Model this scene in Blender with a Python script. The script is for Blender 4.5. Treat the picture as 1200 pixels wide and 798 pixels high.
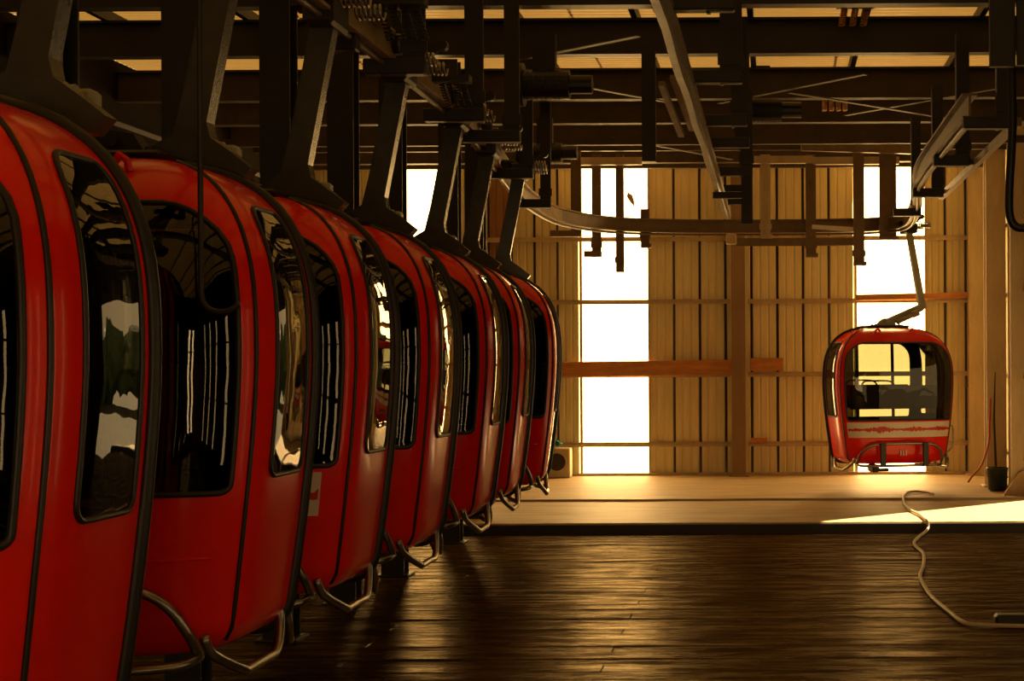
import bpy, bmesh, math, random
from mathutils import Vector, Matrix
random.seed(7)
for o in list(bpy.data.objects):
    bpy.data.objects.remove(o)
SC = bpy.context.scene
COL = SC.collection
R = math.radians

# ------------------------------------------------------------------ camera
EYE = 2.03                       # lens height above the timber floor
F = 1800.0                       # focal length in picture widths of 1200
cam = bpy.data.cameras.new('camera')
cam.sensor_width = 36.0
cam.lens = F / 1200 * 36
cam.shift_x = (600 - 905) / 1200
cam.shift_y = (423 - 399) / 1200
cam.clip_start = 0.05
cam.clip_end = 200
co = bpy.data.objects.new('camera', cam)
COL.objects.link(co)
co.location = (0, 0, EYE)
co.rotation_euler = (R(90), R(0.3), 0)
SC.camera = co
# ------------------------------------------------------------------ sky, sun, exposure
w = bpy.data.worlds.new('sky')
SC.world = w
w.use_nodes = True
bg = w.node_tree.nodes['Background']
bg.inputs[0].default_value = (1.0, 0.64, 0.26, 1)
bg.inputs[1].default_value = 1.2
sun = bpy.data.lights.new('sun', 'SUN')
sun.energy = 40
sun.angle = R(0.6)
sun.color = (1.0, 0.70, 0.34)
so = bpy.data.objects.new('sun', sun)
COL.objects.link(so)
SUN_EL = R(40)
SUN_DIR = Vector((0.74 * math.cos(SUN_EL), 0.67 * math.cos(SUN_EL), math.sin(SUN_EL))).normalized()
so.rotation_euler = SUN_DIR.to_track_quat('Z', 'Y').to_euler()
so.location = (12, 30, 14)
SC.view_settings.view_transform = 'Standard'
SC.view_settings.look = 'None'
SC.view_settings.exposure = 0.0
SC.view_settings.gamma = 1.0
SC.view_settings.use_curve_mapping = False

PANEL_GLOW = 12.5                # daylight in the milky wall sheets
REAR_GLOW = 7.5
SIDE_GLOW = 2.9  # glow of the slots added in the near right wall

# ------------------------------------------------------------------ materials
def mat(name, col, rough=0.5, metal=0.0, noise=0.0, nscale=8.0, bump=0.0, bscale=40.0, coat=0.0, stretch=(1, 1, 1),
        col2=None, spec=0.5, emit=None, estr=0.0, rough_noise=0.0, aniso=None):
    m = bpy.data.materials.new(name)
    m.use_nodes = True
    nt = m.node_tree
    b = nt.nodes['Principled BSDF']
    b.inputs['Base Color'].default_value = (*col, 1)
    b.inputs['Roughness'].default_value = rough
    b.inputs['Metallic'].default_value = metal
    b.inputs['Specular IOR Level'].default_value = spec
    b.inputs['Coat Weight'].default_value = coat
    b.inputs['Coat Roughness'].default_value = 0.06
    if emit:
        b.inputs['Emission Color'].default_value = (*emit, 1)
        b.inputs['Emission Strength'].default_value = estr
    tc = nt.nodes.new('ShaderNodeTexCoord')
    mp = nt.nodes.new('ShaderNodeMapping')
    mp.inputs['Scale'].default_value = stretch
    nt.links.new(tc.outputs['Object'], mp.inputs['Vector'])
    if noise > 0:
        n = nt.nodes.new('ShaderNodeTexNoise')
        n.inputs['Scale'].default_value = nscale
        n.inputs['Detail'].default_value = 6
        n.inputs['Roughness'].default_value = 0.65
        nt.links.new(mp.outputs[0], n.inputs['Vector'])
        r = nt.nodes.new('ShaderNodeValToRGB')
        r.color_ramp.elements[0].position = 0.3
        r.color_ramp.elements[1].position = 0.7
        c2 = col2 or tuple(c * (1 - noise) for c in col)
        r.color_ramp.elements[0].color = (*c2, 1)
        r.color_ramp.elements[1].color = (*col, 1)
        nt.links.new(n.outputs['Fac'], r.inputs[0])
        nt.links.new(r.outputs[0], b.inputs['Base Color'])
        if rough_noise > 0:
            mr = nt.nodes.new('ShaderNodeMapRange')
            mr.inputs['From Min'].default_value = 0.3
            mr.inputs['From Max'].default_value = 0.7
            mr.inputs['To Min'].default_value = rough + rough_noise
            mr.inputs['To Max'].default_value = rough
            nt.links.new(n.outputs['Fac'], mr.inputs[0])
            nt.links.new(mr.outputs[0], b.inputs['Roughness'])
    if bump > 0:
        n2 = nt.nodes.new('ShaderNodeTexNoise')
        n2.inputs['Scale'].default_value = bscale
        n2.inputs['Detail'].default_value = 4
        nt.links.new(mp.outputs[0], n2.inputs['Vector'])
        bu = nt.nodes.new('ShaderNodeBump')
        bu.inputs['Strength'].default_value = bump
        bu.inputs['Distance'].default_value = 0.02
        nt.links.new(n2.outputs['Fac'], bu.inputs['Height'])
        nt.links.new(bu.outputs[0], b.inputs['Normal'])
    return m

def add_gloss(m, fac, rough):
    """worn varnish: a weak constant sheen over a matt base"""
    nt = m.node_tree
    b = nt.nodes['Principled BSDF']
    b.inputs['Specular IOR Level'].default_value = 0.0
    b.inputs['Roughness'].default_value = 0.9
    for l in list(b.inputs['Roughness'].links):
        nt.links.remove(l)
    g = nt.nodes.new('ShaderNodeBsdfGlossy')
    g.inputs['Roughness'].default_value = rough
    g.inputs['Color'].default_value = (1.0, 0.86, 0.62, 1)
    n = nt.nodes.new('ShaderNodeTexNoise')
    n.inputs['Scale'].default_value = 1.6
    n.inputs['Detail'].default_value = 8
    n.inputs['Roughness'].default_value = 0.75
    geo_ = nt.nodes.new('ShaderNodeNewGeometry')
    mp_ = nt.nodes.new('ShaderNodeMapping')
    mp_.inputs['Scale'].default_value = (0.9, 4.5, 1)
    nt.links.new(geo_.outputs['Position'], mp_.inputs['Vector'])
    nt.links.new(mp_.outputs[0], n.inputs['Vector'])
    mr = nt.nodes.new('ShaderNodeMapRange')
    mr.inputs['From Min'].default_value = 0.40
    mr.inputs['From Max'].default_value = 0.66
    mr.inputs['To Min'].default_value = fac * 0.22
    mr.inputs['To Max'].default_value = fac * 2.4
    nt.links.new(n.outputs['Fac'], mr.inputs[0])
    if b.inputs['Normal'].links:
        nt.links.new(b.inputs['Normal'].links[0].from_socket, g.inputs['Normal'])
    mx = nt.nodes.new('ShaderNodeMixShader')
    nt.links.new(mr.outputs[0], mx.inputs[0])
    nt.links.new(b.outputs[0], mx.inputs[1])
    nt.links.new(g.outputs[0], mx.inputs[2])
    nt.links.new(mx.outputs[0], nt.nodes['Material Output'].inputs[0])

def add_translucent(m, col, fac):
    """thin sheet that lets some outdoor light through"""
    nt = m.node_tree
    b = nt.nodes['Principled BSDF']
    out = nt.nodes['Material Output']
    t = nt.nodes.new('ShaderNodeBsdfTranslucent')
    t.inputs[0].default_value = (*col, 1)
    mx = nt.nodes.new('ShaderNodeMixShader')
    mx.inputs[0].default_value = fac
    nt.links.new(b.outputs[0], mx.inputs[1])
    nt.links.new(t.outputs[0], mx.inputs[2])
    nt.links.new(mx.outputs[0], out.inputs[0])

def glass(name, tint, ior=1.5, rough=0.0):
    m = bpy.data.materials.new(name)
    m.use_nodes = True
    nt = m.node_tree
    nt.nodes.clear()
    out = nt.nodes.new('ShaderNodeOutputMaterial')
    tr = nt.nodes.new('ShaderNodeBsdfTransparent')
    tr.inputs[0].default_value = (*tint, 1)
    gl = nt.nodes.new('ShaderNodeBsdfGlossy')
    gl.inputs['Roughness'].default_value = rough
    gl.inputs['Color'].default_value = (1, 1, 1, 1)
    fr = nt.nodes.new('ShaderNodeFresnel')
    fr.inputs['IOR'].default_value = ior
    tc = nt.nodes.new('ShaderNodeTexCoord')
    n = nt.nodes.new('ShaderNodeTexNoise')
    n.inputs['Scale'].default_value = 3.0
    nt.links.new(tc.outputs['Object'], n.inputs['Vector'])
    bu = nt.nodes.new('ShaderNodeBump')
    bu.inputs['Strength'].default_value = 0.06
    bu.inputs['Distance'].default_value = 0.05
    nt.links.new(n.outputs['Fac'], bu.inputs['Height'])
    nt.links.new(bu.outputs[0], gl.inputs['Normal'])
    mx = nt.nodes.new('ShaderNodeMixShader')
    nt.links.new(fr.outputs[0], mx.inputs[0])
    nt.links.new(tr.outputs[0], mx.inputs[1])
    nt.links.new(gl.outputs[0], mx.inputs[2])
    nt.links.new(mx.outputs[0], out.inputs[0])
    return m

def glow(name, col, strength):
    m = bpy.data.materials.new(name)
    m.use_nodes = True
    nt = m.node_tree
    b = nt.nodes['Principled BSDF']
    b.inputs['Base Color'].default_value = (0.8, 0.7, 0.5, 1)
    b.inputs['Roughness'].default_value = 0.5
    b.inputs['Emission Color'].default_value = (*col, 1)
    b.inputs['Emission Strength'].default_value = strength
    return m

M = {}
M['red'] = mat('red_paint', (0.88, 0.014, 0.002), 0.22, noise=0.10, nscale=5, coat=0.15, spec=0.25, bump=0.02, bscale=6)
# the shell is lined with dark grey inside
nt = M['red'].node_tree
b = nt.nodes['Principled BSDF']
src = b.inputs['Base Color'].links[0].from_socket
geo = nt.nodes.new('ShaderNodeNewGeometry')
mix = nt.nodes.new('ShaderNodeMix')
mix.data_type = 'RGBA'
nt.links.new(geo.outputs['Backfacing'], mix.inputs[0])
nt.links.new(src, mix.inputs[6])
mix.inputs[7].default_value = (0.05, 0.045, 0.035, 1)
nt.links.new(mix.outputs[2], b.inputs['Base Color'])
M['glass'] = glass('tinted_glass', (0.31, 0.32, 0.26), 1.55)
M['rubber'] = mat('black_rubber', (0.012, 0.011, 0.010), 0.42, noise=0.3, nscale=20)
M['chrome'] = mat('worn_chrome', (0.42, 0.40, 0.36), 0.28, 0.95, noise=0.5, nscale=14)
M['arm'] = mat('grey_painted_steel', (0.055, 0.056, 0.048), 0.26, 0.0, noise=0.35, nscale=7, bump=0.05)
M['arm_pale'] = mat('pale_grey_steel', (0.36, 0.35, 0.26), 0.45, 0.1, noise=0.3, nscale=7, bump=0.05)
M['hanger'] = mat('brown_painted_steel', (0.20, 0.13, 0.065), 0.5, 0.05, noise=0.35, nscale=5)
M['column'] = mat('brown_column_paint', (0.30, 0.20, 0.11), 0.5, 0.0, noise=0.3, nscale=3, stretch=(2, 2, 0.5))
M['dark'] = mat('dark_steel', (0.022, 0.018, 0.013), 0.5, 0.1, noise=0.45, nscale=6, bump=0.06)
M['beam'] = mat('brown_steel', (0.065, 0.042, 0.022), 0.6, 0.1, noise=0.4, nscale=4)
M['rail'] = mat('galvanised_rail', (0.24, 0.18, 0.11), 0.45, 0.2, noise=0.45, nscale=6, bump=0.04)
M['rail_lit'] = mat('lit_rail', (0.42, 0.31, 0.18), 0.5, 0.1, noise=0.45, nscale=6)
M['post'] = mat('tan_steel', (0.58, 0.46, 0.28), 0.5, 0.05, noise=0.3, nscale=3, stretch=(2, 2, 0.5))
M['seat'] = mat('dark_vinyl', (0.11, 0.055, 0.022), 0.5, noise=0.2)
M['white'] = mat('white_decal', (0.72, 0.66, 0.55), 0.35, noise=0.1, coat=0.3)
M['redmark'] = mat('red_decal', (0.55, 0.02, 0.008), 0.35, noise=0.1)
M['panel'] = mat('ribbed_sheet', (0.80, 0.73, 0.43), 0.42, noise=0.22, nscale=3.5, stretch=(4, 4, 0.35), bump=0.03)
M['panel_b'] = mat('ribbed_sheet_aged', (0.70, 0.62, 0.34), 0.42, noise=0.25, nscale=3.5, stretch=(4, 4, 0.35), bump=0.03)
M['panel_brown'] = mat('brown_sheet', (0.28, 0.14, 0.05), 0.5, noise=0.3, nscale=3, stretch=(4, 4, 0.35))
M['roof'] = mat('roof_sheet', (0.58, 0.41, 0.19), 0.4, noise=0.2, nscale=2)
add_translucent(M['roof'], (0.6, 0.42, 0.16), 0.06)
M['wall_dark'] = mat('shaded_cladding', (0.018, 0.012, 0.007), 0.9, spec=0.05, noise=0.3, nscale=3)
M['daylight'] = glow('daylit_milky_sheet', (1.0, 0.61, 0.21), PANEL_GLOW)
M['daylight_rear'] = glow('daylit_rear_sheet', (1.0, 0.63, 0.26), REAR_GLOW)
M['added_side_glow'] = glow('added_side_slot', (1.0, 0.63, 0.26), SIDE_GLOW)
M['wood'] = mat('worn_floor_timber', (0.075, 0.036, 0.013), 0.30, noise=0.6, nscale=2.2, stretch=(1.2, 7, 1), bump=0.55, bscale=9, spec=0.32, rough_noise=0.28)
M['wood2'] = mat('worn_floor_timber_dark', (0.062, 0.030, 0.011), 0.32, noise=0.6, nscale=2.6, stretch=(1.2, 7, 1), bump=0.55, bscale=9, spec=0.32, rough_noise=0.25)
add_gloss(M['wood'], 0.085, 0.20)
add_gloss(M['wood2'], 0.075, 0.23)
M['plank'] = mat('reddish_timber', (0.62, 0.27, 0.08), 0.55, noise=0.45, nscale=3, stretch=(1, 6, 6), bump=0.15)
M['concrete'] = mat('worn_concrete', (0.50, 0.36, 0.19), 0.55, noise=0.45, nscale=1.6, stretch=(0.6, 3, 1), bump=0.3, bscale=10)
M['cable'] = mat('pale_cable', (0.60, 0.52, 0.38), 0.5, noise=0.2)
M['black'] = mat('black_plastic', (0.012, 0.012, 0.012), 0.4, noise=0.2)
M['teal'] = mat('teal_cloth', (0.02, 0.25, 0.24), 0.8, noise=0.4, nscale=20)
M['cream'] = mat('cream_box', (0.55, 0.46, 0.30), 0.5, noise=0.2)
M['green'] = mat('dark_green_enamel', (0.015, 0.035, 0.022), 0.4, noise=0.3)
M['cord'] = mat('red_cord', (0.5, 0.06, 0.02), 0.6, noise=0.2)
M['copper'] = mat('oily_brass', (0.60, 0.30, 0.10), 0.3, 0.8, noise=0.3)
M['grass'] = mat('dry_grass_ground', (0.045, 0.036, 0.016), 0.9, noise=0.5, nscale=2)
M['leaf'] = mat('hedge_leaves', (0.045, 0.085, 0.018), 0.7, noise=0.7, nscale=5, bump=0.6, bscale=12)
M['tan_rubber'] = mat('tan_board', (0.40, 0.26, 0.12), 0.6, noise=0.3)

# ------------------------------------------------------------------ mesh helpers
class MB:
    def __init__(self):
        self.v, self.f = [], []
    def add(self, vs, fs):
        n = len(self.v)
        self.v += [tuple(p) for p in vs]
        self.f += [tuple(i + n for i in q) for q in fs]
        return self
    def box(self, c, s, rot=None):
        hx, hy, hz = s[0] / 2, s[1] / 2, s[2] / 2
        vs = [Vector((x, y, z)) for x in (-hx, hx) for y in (-hy, hy) for z in (-hz, hz)]
        if rot is not None:
            vs = [rot @ p for p in vs]
        vs = [p + Vector(c) for p in vs]
        return self.add(vs, [(0, 1, 3, 2), (4, 6, 7, 5), (0, 4, 5, 1), (2, 3, 7, 6), (0, 2, 6, 4), (1, 5, 7, 3)])
    def cbox(self, c, s, ch=0.01, rot=None):
        """box with chamfered vertical and horizontal edges"""
        bm = bmesh.new()
        bmesh.ops.create_cube(bm, size=1)
        bmesh.ops.scale(bm, vec=s, verts=bm.verts)
        bmesh.ops.bevel(bm, geom=bm.edges[:], offset=ch, segments=1, affect='EDGES')
        vs = [v.co.copy() for v in bm.verts]
        if rot is not None:
            vs = [rot @ p for p in vs]
        fs = [[v.index for v in f.verts] for f in bm.faces]
        bm.free()
        return self.add([p + Vector(c) for p in vs], fs)
    def bar(self, a, b_, wd, th, up=(0, 0, 1)):
        a, b_ = Vector(a), Vector(b_)
        d = (b_ - a)
        L = d.length
        d.normalize()
        u = Vector(up)
        s = d.cross(u)
        if s.length < 1e-4:
            s = d.cross(Vector((0, 1, 0)))
        s.normalize()
        u = s.cross(d)
        rot = Matrix((s, d, u)).transposed()
        return self.box((a + b_) / 2, (wd, L, th), rot)
    def tube(self, pts, r, n=8, closed=False, caps=True):
        pts = [Vector(p) for p in pts]
        N = len(pts)
        vs, fs = [], []
        prev = None
        for i, p in enumerate(pts):
            if closed:
                t = pts[(i + 1) % N] - pts[i - 1]
            else:
                t = pts[min(i + 1, N - 1)] - pts[max(i - 1, 0)]
            t.normalize()
            if prev is None:
                a = t.orthogonal().normalized()
            else:
                a = prev - t * prev.dot(t)
                a = a.normalized() if a.length > 1e-5 else t.orthogonal().normalized()
            prev = a
            bb = t.cross(a)
            rr = r[i] if isinstance(r, (list, tuple)) else r
            for k in range(n):
                an = 2 * math.pi * k / n
                vs.append(p + (a * math.cos(an) + bb * math.sin(an)) * rr)
        segs = N if closed else N - 1
        for i in range(segs):
            j = (i + 1) % N
            for k in range(n):
                k2 = (k + 1) % n
                fs.append((i * n + k, i * n + k2, j * n + k2, j * n + k))
        if caps and not closed:
            fs.append(tuple(range(n))[::-1])
            fs.append(tuple((N - 1) * n + k for k in range(n)))
        return self.add(vs, fs)
    def cyl(self, a, b_, r, n=14):
        return self.tube([a, b_], r, n)
    def prism(self, poly, y0, y1):
        """polygon in x,z pushed from y0 to y1"""
        n = len(poly)
        vs = [(x, y0, z) for x, z in poly] + [(x, y1, z) for x, z in poly]
        fs = [tuple(range(n)), tuple(range(2 * n - 1, n - 1, -1))]
        for i in range(n):
            j = (i + 1) % n
            fs.append((i, i + n, j + n, j))
        return self.add(vs, fs)
    def sweep(self, path, prof):
        """path of (x, y, z); profile of (side, up), closed"""
        P = [Vector(p) for p in path]
        N, n = len(P), len(prof)
        vs, fs = [], []
        for i, p in enumerate(P):
            t = P[min(i + 1, N - 1)] - P[max(i - 1, 0)]
            t.z = 0
            t.normalize()
            s = Vector((t.y, -t.x, 0))
            for a, u in prof:
                vs.append(p + s * a + Vector((0, 0, u)))
        for i in range(N - 1):
            for k in range(n):
                k2 = (k + 1) % n
                fs.append((i * n + k, i * n + k2, (i + 1) * n + k2, (i + 1) * n + k))
        fs.append(tuple(range(n))[::-1])
        fs.append(tuple((N - 1) * n + k for k in range(n)))
        return self.add(vs, fs)
    def mesh(self, name, m, smooth=False):
        me = bpy.data.meshes.new(name)
        me.from_pydata([tuple(p) for p in self.v], [], self.f)
        bm = bmesh.new()
        bm.from_mesh(me)
        bmesh.ops.recalc_face_normals(bm, faces=bm.faces)
        bm.to_mesh(me)
        bm.free()
        if smooth:
            me.polygons.foreach_set('use_smooth', [True] * len(me.polygons))
        me.materials.append(m)
        me.update()
        return me
    def build(self, name, m, parent=None, loc=None, smooth=False):
        o = bpy.data.objects.new(name, self.mesh(name, m, smooth))
        COL.objects.link(o)
        if parent is not None:
            o.parent = parent
        if loc is not None:
            o.location = loc
        return o

def link(name, me, parent=None, loc=(0, 0, 0), rz=0.0):
    o = bpy.data.objects.new(name, me)
    COL.objects.link(o)
    o.parent = parent
    o.location = loc
    o.rotation_euler = (0, 0, rz)
    return o

def empty(name, loc=(0, 0, 0), rz=0.0):
    o = bpy.data.objects.new(name, None)
    o.empty_display_size = 0.2
    COL.objects.link(o)
    o.location = loc
    o.rotation_euler = (0, 0, rz)
    return o

def tag(o, label, cat, group=None):
    o['label'] = label
    o['category'] = cat
    if group:
        o['group'] = group
    return o

def struct(o, label=None):
    o['kind'] = 'structure'
    if label:
        o['label'] = label
    return o

def copy_tree(o, parent=None):
    c = o.copy()
    COL.objects.link(c)
    c.parent = parent
    for ch in [k for k in o.children]:
        copy_tree(ch, c)
    return c

def spline(pts, k=6):
    """Catmull-Rom through the points"""
    P = [Vector(p) for p in pts]
    out = []
    for i in range(len(P) - 1):
        p0, p1, p2, p3 = P[max(i - 1, 0)], P[i], P[i + 1], P[min(i + 2, len(P) - 1)]
        for j in range(k):
            t = j / k
            out.append(0.5 * ((2 * p1) + (-p0 + p2) * t + (2 * p0 - 5 * p1 + 4 * p2 - p3) * t * t + (-p0 + 3 * p1 - 3 * p2 + p3) * t ** 3))
    out.append(P[-1])
    return out

def at(u, v, y):
    """survey: place seen at u, v at depth y"""
    return Vector(((u - 905) / F * y, y, EYE - (v - 423) / F * y))

# ================================================================== SETTING
D = 25.3            # back wall
XL, XR = -7.6, 3.55 # side walls
YR = -9.0           # wall behind the lens
EDGE = 18.1         # edge of the raised concrete
STEP = 20.9
ZC1, ZC2 = 0.13, 0.16
ZROOF = 5.55

# timber floor of boards running across the hall
fl = MB().box(((XL + XR) / 2, (YR + EDGE) / 2, -0.09), (XR - XL, EDGE - YR, 0.10)).build('floor', M['black'])
struct(fl, 'worn timber floor of boards')
def board_mesh(wd, L, m):
    b = MB().cbox((0, 0, 0), (L, wd, 0.04), 0.003)
    return b.mesh('board', m)
bw = 0.232
boards = [board_mesh(bw - 0.004, L, M[k]) for L in (11.14, 6.46, 4.682) for k in ('wood', 'wood2')]
y = 1.0
i = 0
while y < EDGE - 0.1:
    dz = random.uniform(-0.004, 0.004)
    k = random.choice((0, 1))
    yc = y + bw / 2
    if i % 3 == 0:
        link('board', boards[2 + k], fl, (XL + 3.232, yc, -0.02 + dz))
        link('board', boards[5 - k], fl, (XR - 2.343, yc, -0.02 + dz + random.uniform(-.002, .002)))
    elif i % 3 == 1:
        link('board', boards[4 + k], fl, (XL + 2.343, yc, -0.02 + dz))
        link('board', boards[3 - k], fl, (XR - 3.232, yc, -0.02 + dz + random.uniform(-.002, .002)))
    else:
        link('board', boards[k], fl, ((XL + XR) / 2, yc, -0.02 + dz))
    y += bw
    i += 1
rear = MB().box(((XL + XR) / 2, (YR + 1.0) / 2, -0.02), (XR - XL - 0.02, 1.0 - YR, 0.04)).build('floor_sheet', M['wood2'], fl)

# raised concrete at the far end
pf = struct(MB().cbox(((XL + XR) / 2, (EDGE + D) / 2, ZC1 / 2 - 0.06), (XR - XL, D - EDGE, ZC1 + 0.12), 0.012).build('concrete_platform', M['concrete']),
            'raised concrete platform along the far wall')
sl = MB()
edge = [(XL, STEP)]
x = XL
while x < XR:
    edge.append((x, STEP + random.uniform(-0.03, 0.03)))
    x += 0.45
edge.append((XR, STEP))
n = len(edge)
vs = [(a, b_, ZC1) for a, b_ in edge] + [(a, b_, ZC2) for a, b_ in edge] + [(XL, D, ZC1), (XR, D, ZC1), (XL, D, ZC2), (XR, D, ZC2)]
fs = [(k, k + 1, n + k + 1, n + k) for k in range(n - 1)] + [tuple(range(n, 2 * n)) + (2 * n + 3, 2 * n + 2)]
sl.add(vs, fs)
sl.build('upper_slab', M['concrete'], pf)
MB().box(((XL + XR) / 2, EDGE - 0.02, 0.05), (XR - XL, 0.03, 0.12)).build('edge_angle', M['dark'], pf)

# back wall: ribbed sheets one by one
WIN = [(-6.10, -5.40), (-3.135, -2.02), (1.38, 2.53)]
GIRT = [0.65, 1.79, 2.99, 4.02, 5.27]
wb = struct(empty('wall_back', (0, D, 0)), 'tan ribbed sheet metal wall at the far end')
def sheet_mesh(wd, h, m, ribs=3):
    """one flat tray with two shallow ribs and a deep joint on its right"""
    w2 = wd - 0.035
    a = -wd / 2
    xs = [a, a + 0.012]
    ys = [0.03, -0.012]
    for t in (0.30, 0.66):
        c = a + w2 * t
        xs += [c - 0.02, c - 0.011, c + 0.011, c + 0.02]
        ys += [-0.012, -0.004, -0.004, -0.012]
    xs += [a + w2 - 0.012, a + w2]
    ys += [-0.012, 0.03]
    b = MB()
    n = len(xs)
    b.add([(a, c, 0) for a, c in zip(xs, ys)] + [(a, c, h) for a, c in zip(xs, ys)], [(k, k + 1, n + k + 1, n + k) for k in range(n - 1)])
    return b.mesh('sheet', m)
H = ZROOF - ZC2
cache = {}
def add_sheets(x0, x1, brown=()):
    nn = max(1, round((x1 - x0) / 0.40))
    wd = (x1 - x0) / nn
    for k in range(nn):
        xc = x0 + (k + 0.5) * wd
        mk = 'panel_brown' if any(a <= xc <= b_ for a, b_ in brown) else random.choice(('panel', 'panel', 'panel_b'))
        key = (round(wd, 4), mk)
        if key not in cache:
            cache[key] = sheet_mesh(wd, H, M[mk])
        link('sheet', cache[key], wb, (xc, -0.02 - random.uniform(0, 0.006), ZC2))
edges = [XL] + [e for p in WIN for e in p] + [XR]
for a, b_ in zip(edges[0::2], edges[1::2]):
    MB().box(((a + b_) / 2, 0.09, (ZC2 + ZROOF) / 2), (b_ - a, 0.02, ZROOF - ZC2)).build('backing', M['beam'], wb)
    add_sheets(a, b_, brown=((-4.75, -4.2), (-0.93, -0.65)))
for z in GIRT:
    segs = [(XL, -0.68), (-0.40, XR)]
    for a, b_ in segs:
        MB().box(((a + b_) / 2, -0.09, z), (b_ - a, 0.05, 0.035)).box(((a + b_) / 2, -0.068, z + 0.03), (b_ - a, 0.008, 0.06)).build('girt', M['post'], wb)
MB().box(((XL + XR) / 2, -0.10, ZC2 + 0.02), (XR - XL, 0.05, 0.05)).build('sill_angle', M['post'], wb)
for k, (a, b_) in enumerate(WIN):
    wo = struct(empty('window_%d' % (k + 1), ((a + b_) / 2, D, 0)), ('tall bright daylight sheet half hidden behind the cabin hangers', 'tall bright daylight sheet left of the middle column', 'tall bright daylight sheet behind the lone cabin')[k])
    zs = [ZC2] + GIRT + [ZROOF]
    for z0, z1 in zip(zs[:-1], zs[1:]):
        MB().cbox((0, 0.0, (z0 + z1) / 2), (b_ - a - 0.01, 0.012, z1 - z0 - 0.008), 0.003).build('pane', M['daylight'], wo)
    for s in (-1, 1):
        MB().box((s * ((b_ - a) / 2), -0.045, (ZC2 + ZROOF) / 2), (0.035, 0.06, ZROOF - ZC2)).build('jamb', M['post'], wo)
# dried leaf caught on the second daylight sheet
lf = MB()
lf.add([(0, 0, 0.11), (0.025, 0.004, 0.04), (0.02, 0, -0.05), (0.0, -0.004, -0.13), (-0.015, 0, -0.04), (-0.022, 0.004, 0.05),
        (0, 0.012, 0.11), (0.025, 0.016, 0.04), (0.02, 0.012, -0.05), (0, 0.008, -0.13), (-0.015, 0.012, -0.04), (-0.022, 0.016, 0.05)],
       [(0, 1, 2, 3, 4, 5), (11, 10, 9, 8, 7, 6)] + [(q, (q + 1) % 6, (q + 1) % 6 + 6, q + 6) for q in range(6)])
p = at(740, 232, D - 0.03)
lo = lf.build('dry_leaf', M['tan_rubber'], None, p)
lo.rotation_euler = (0, R(-24), 0)
lo.scale = (2.0, 1.0, 1.15)
tag(lo, 'small dry leaf stuck high on the bright milky wall sheet', 'leaf')

# left wall, right wall with its side opening, rear wall
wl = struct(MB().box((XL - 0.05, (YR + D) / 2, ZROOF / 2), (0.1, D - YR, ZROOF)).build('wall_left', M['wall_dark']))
for z in (1.2, 2.4, 3.6, 4.8):
    MB().box((XL + 0.04, (YR + D) / 2, z), (0.08, D - YR, 0.06)).build('girt', M['dark'], wl)
OP0, OP1, OPZ = 15.6, 20.95, 3.6
wr = struct(empty('wall_right', (XR, 0, 0)))
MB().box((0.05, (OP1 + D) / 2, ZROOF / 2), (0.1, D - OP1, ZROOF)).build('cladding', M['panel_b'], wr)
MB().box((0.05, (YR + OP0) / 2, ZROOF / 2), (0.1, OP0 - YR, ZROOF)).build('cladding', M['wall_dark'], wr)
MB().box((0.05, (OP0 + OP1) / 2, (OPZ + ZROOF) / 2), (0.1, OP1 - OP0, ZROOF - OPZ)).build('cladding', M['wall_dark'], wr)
yy = OP1 + 0.45
rib = MB().box((-0.01, 0, ZROOF / 2), (0.03, 0.05, ZROOF)).mesh('rib', M['panel'])
while yy < D - 0.1:
    link('rib', rib, wr, (0, yy, 0))
    yy += 0.4
for z in GIRT:
    MB().box((-0.04, (OP1 + D) / 2, z), (0.08, D - OP1, 0.05)).build('girt', M['post'], wr)
wf = struct(empty('wall_rear', (0, YR, 0)))
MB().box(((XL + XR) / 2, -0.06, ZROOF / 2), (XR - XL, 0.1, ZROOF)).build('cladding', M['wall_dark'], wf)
strip = MB().cbox((0, 0.0, 1.6), (0.30, 0.02, 2.6), 0.004).mesh('pane', M['daylight_rear'])
for k, xc in enumerate((-6.6, -5.2, -3.9, -2.7, -1.9, -1.1, -0.4, 0.3, 1.0, 1.8, 2.5, 3.2)):
    wo = struct(empty('window_%d' % (k + 4), (xc, YR + 0.02, 0)))
    link('pane', strip, wo)
    MB().box((0, 0.02, 2.2), (0.36, 0.03, 0.05)).build('glazing_bar', M['dark'], wo)

side_strip = MB().cbox((0, 0.0, 1.75), (0.02, 0.24, 2.5), 0.004).mesh('pane', M['added_side_glow'])
for k, yc in enumerate((-4.2, -2.4, -0.7, 0.9, 2.4, 3.5, 4.6, 5.8, 7.2)):  # glowing slots added out of view, mirrored as bars and brightening the cabins
    wo = struct(empty('window_%d' % (k + 20), (XR - 0.02, yc, 0)))
    link('pane', side_strip, wo)
    for z in (1.2, 2.3):
        MB().box((-0.02, 0, z), (0.03, 0.26, 0.04)).build('glazing_bar', M['dark'], wo)

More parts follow.
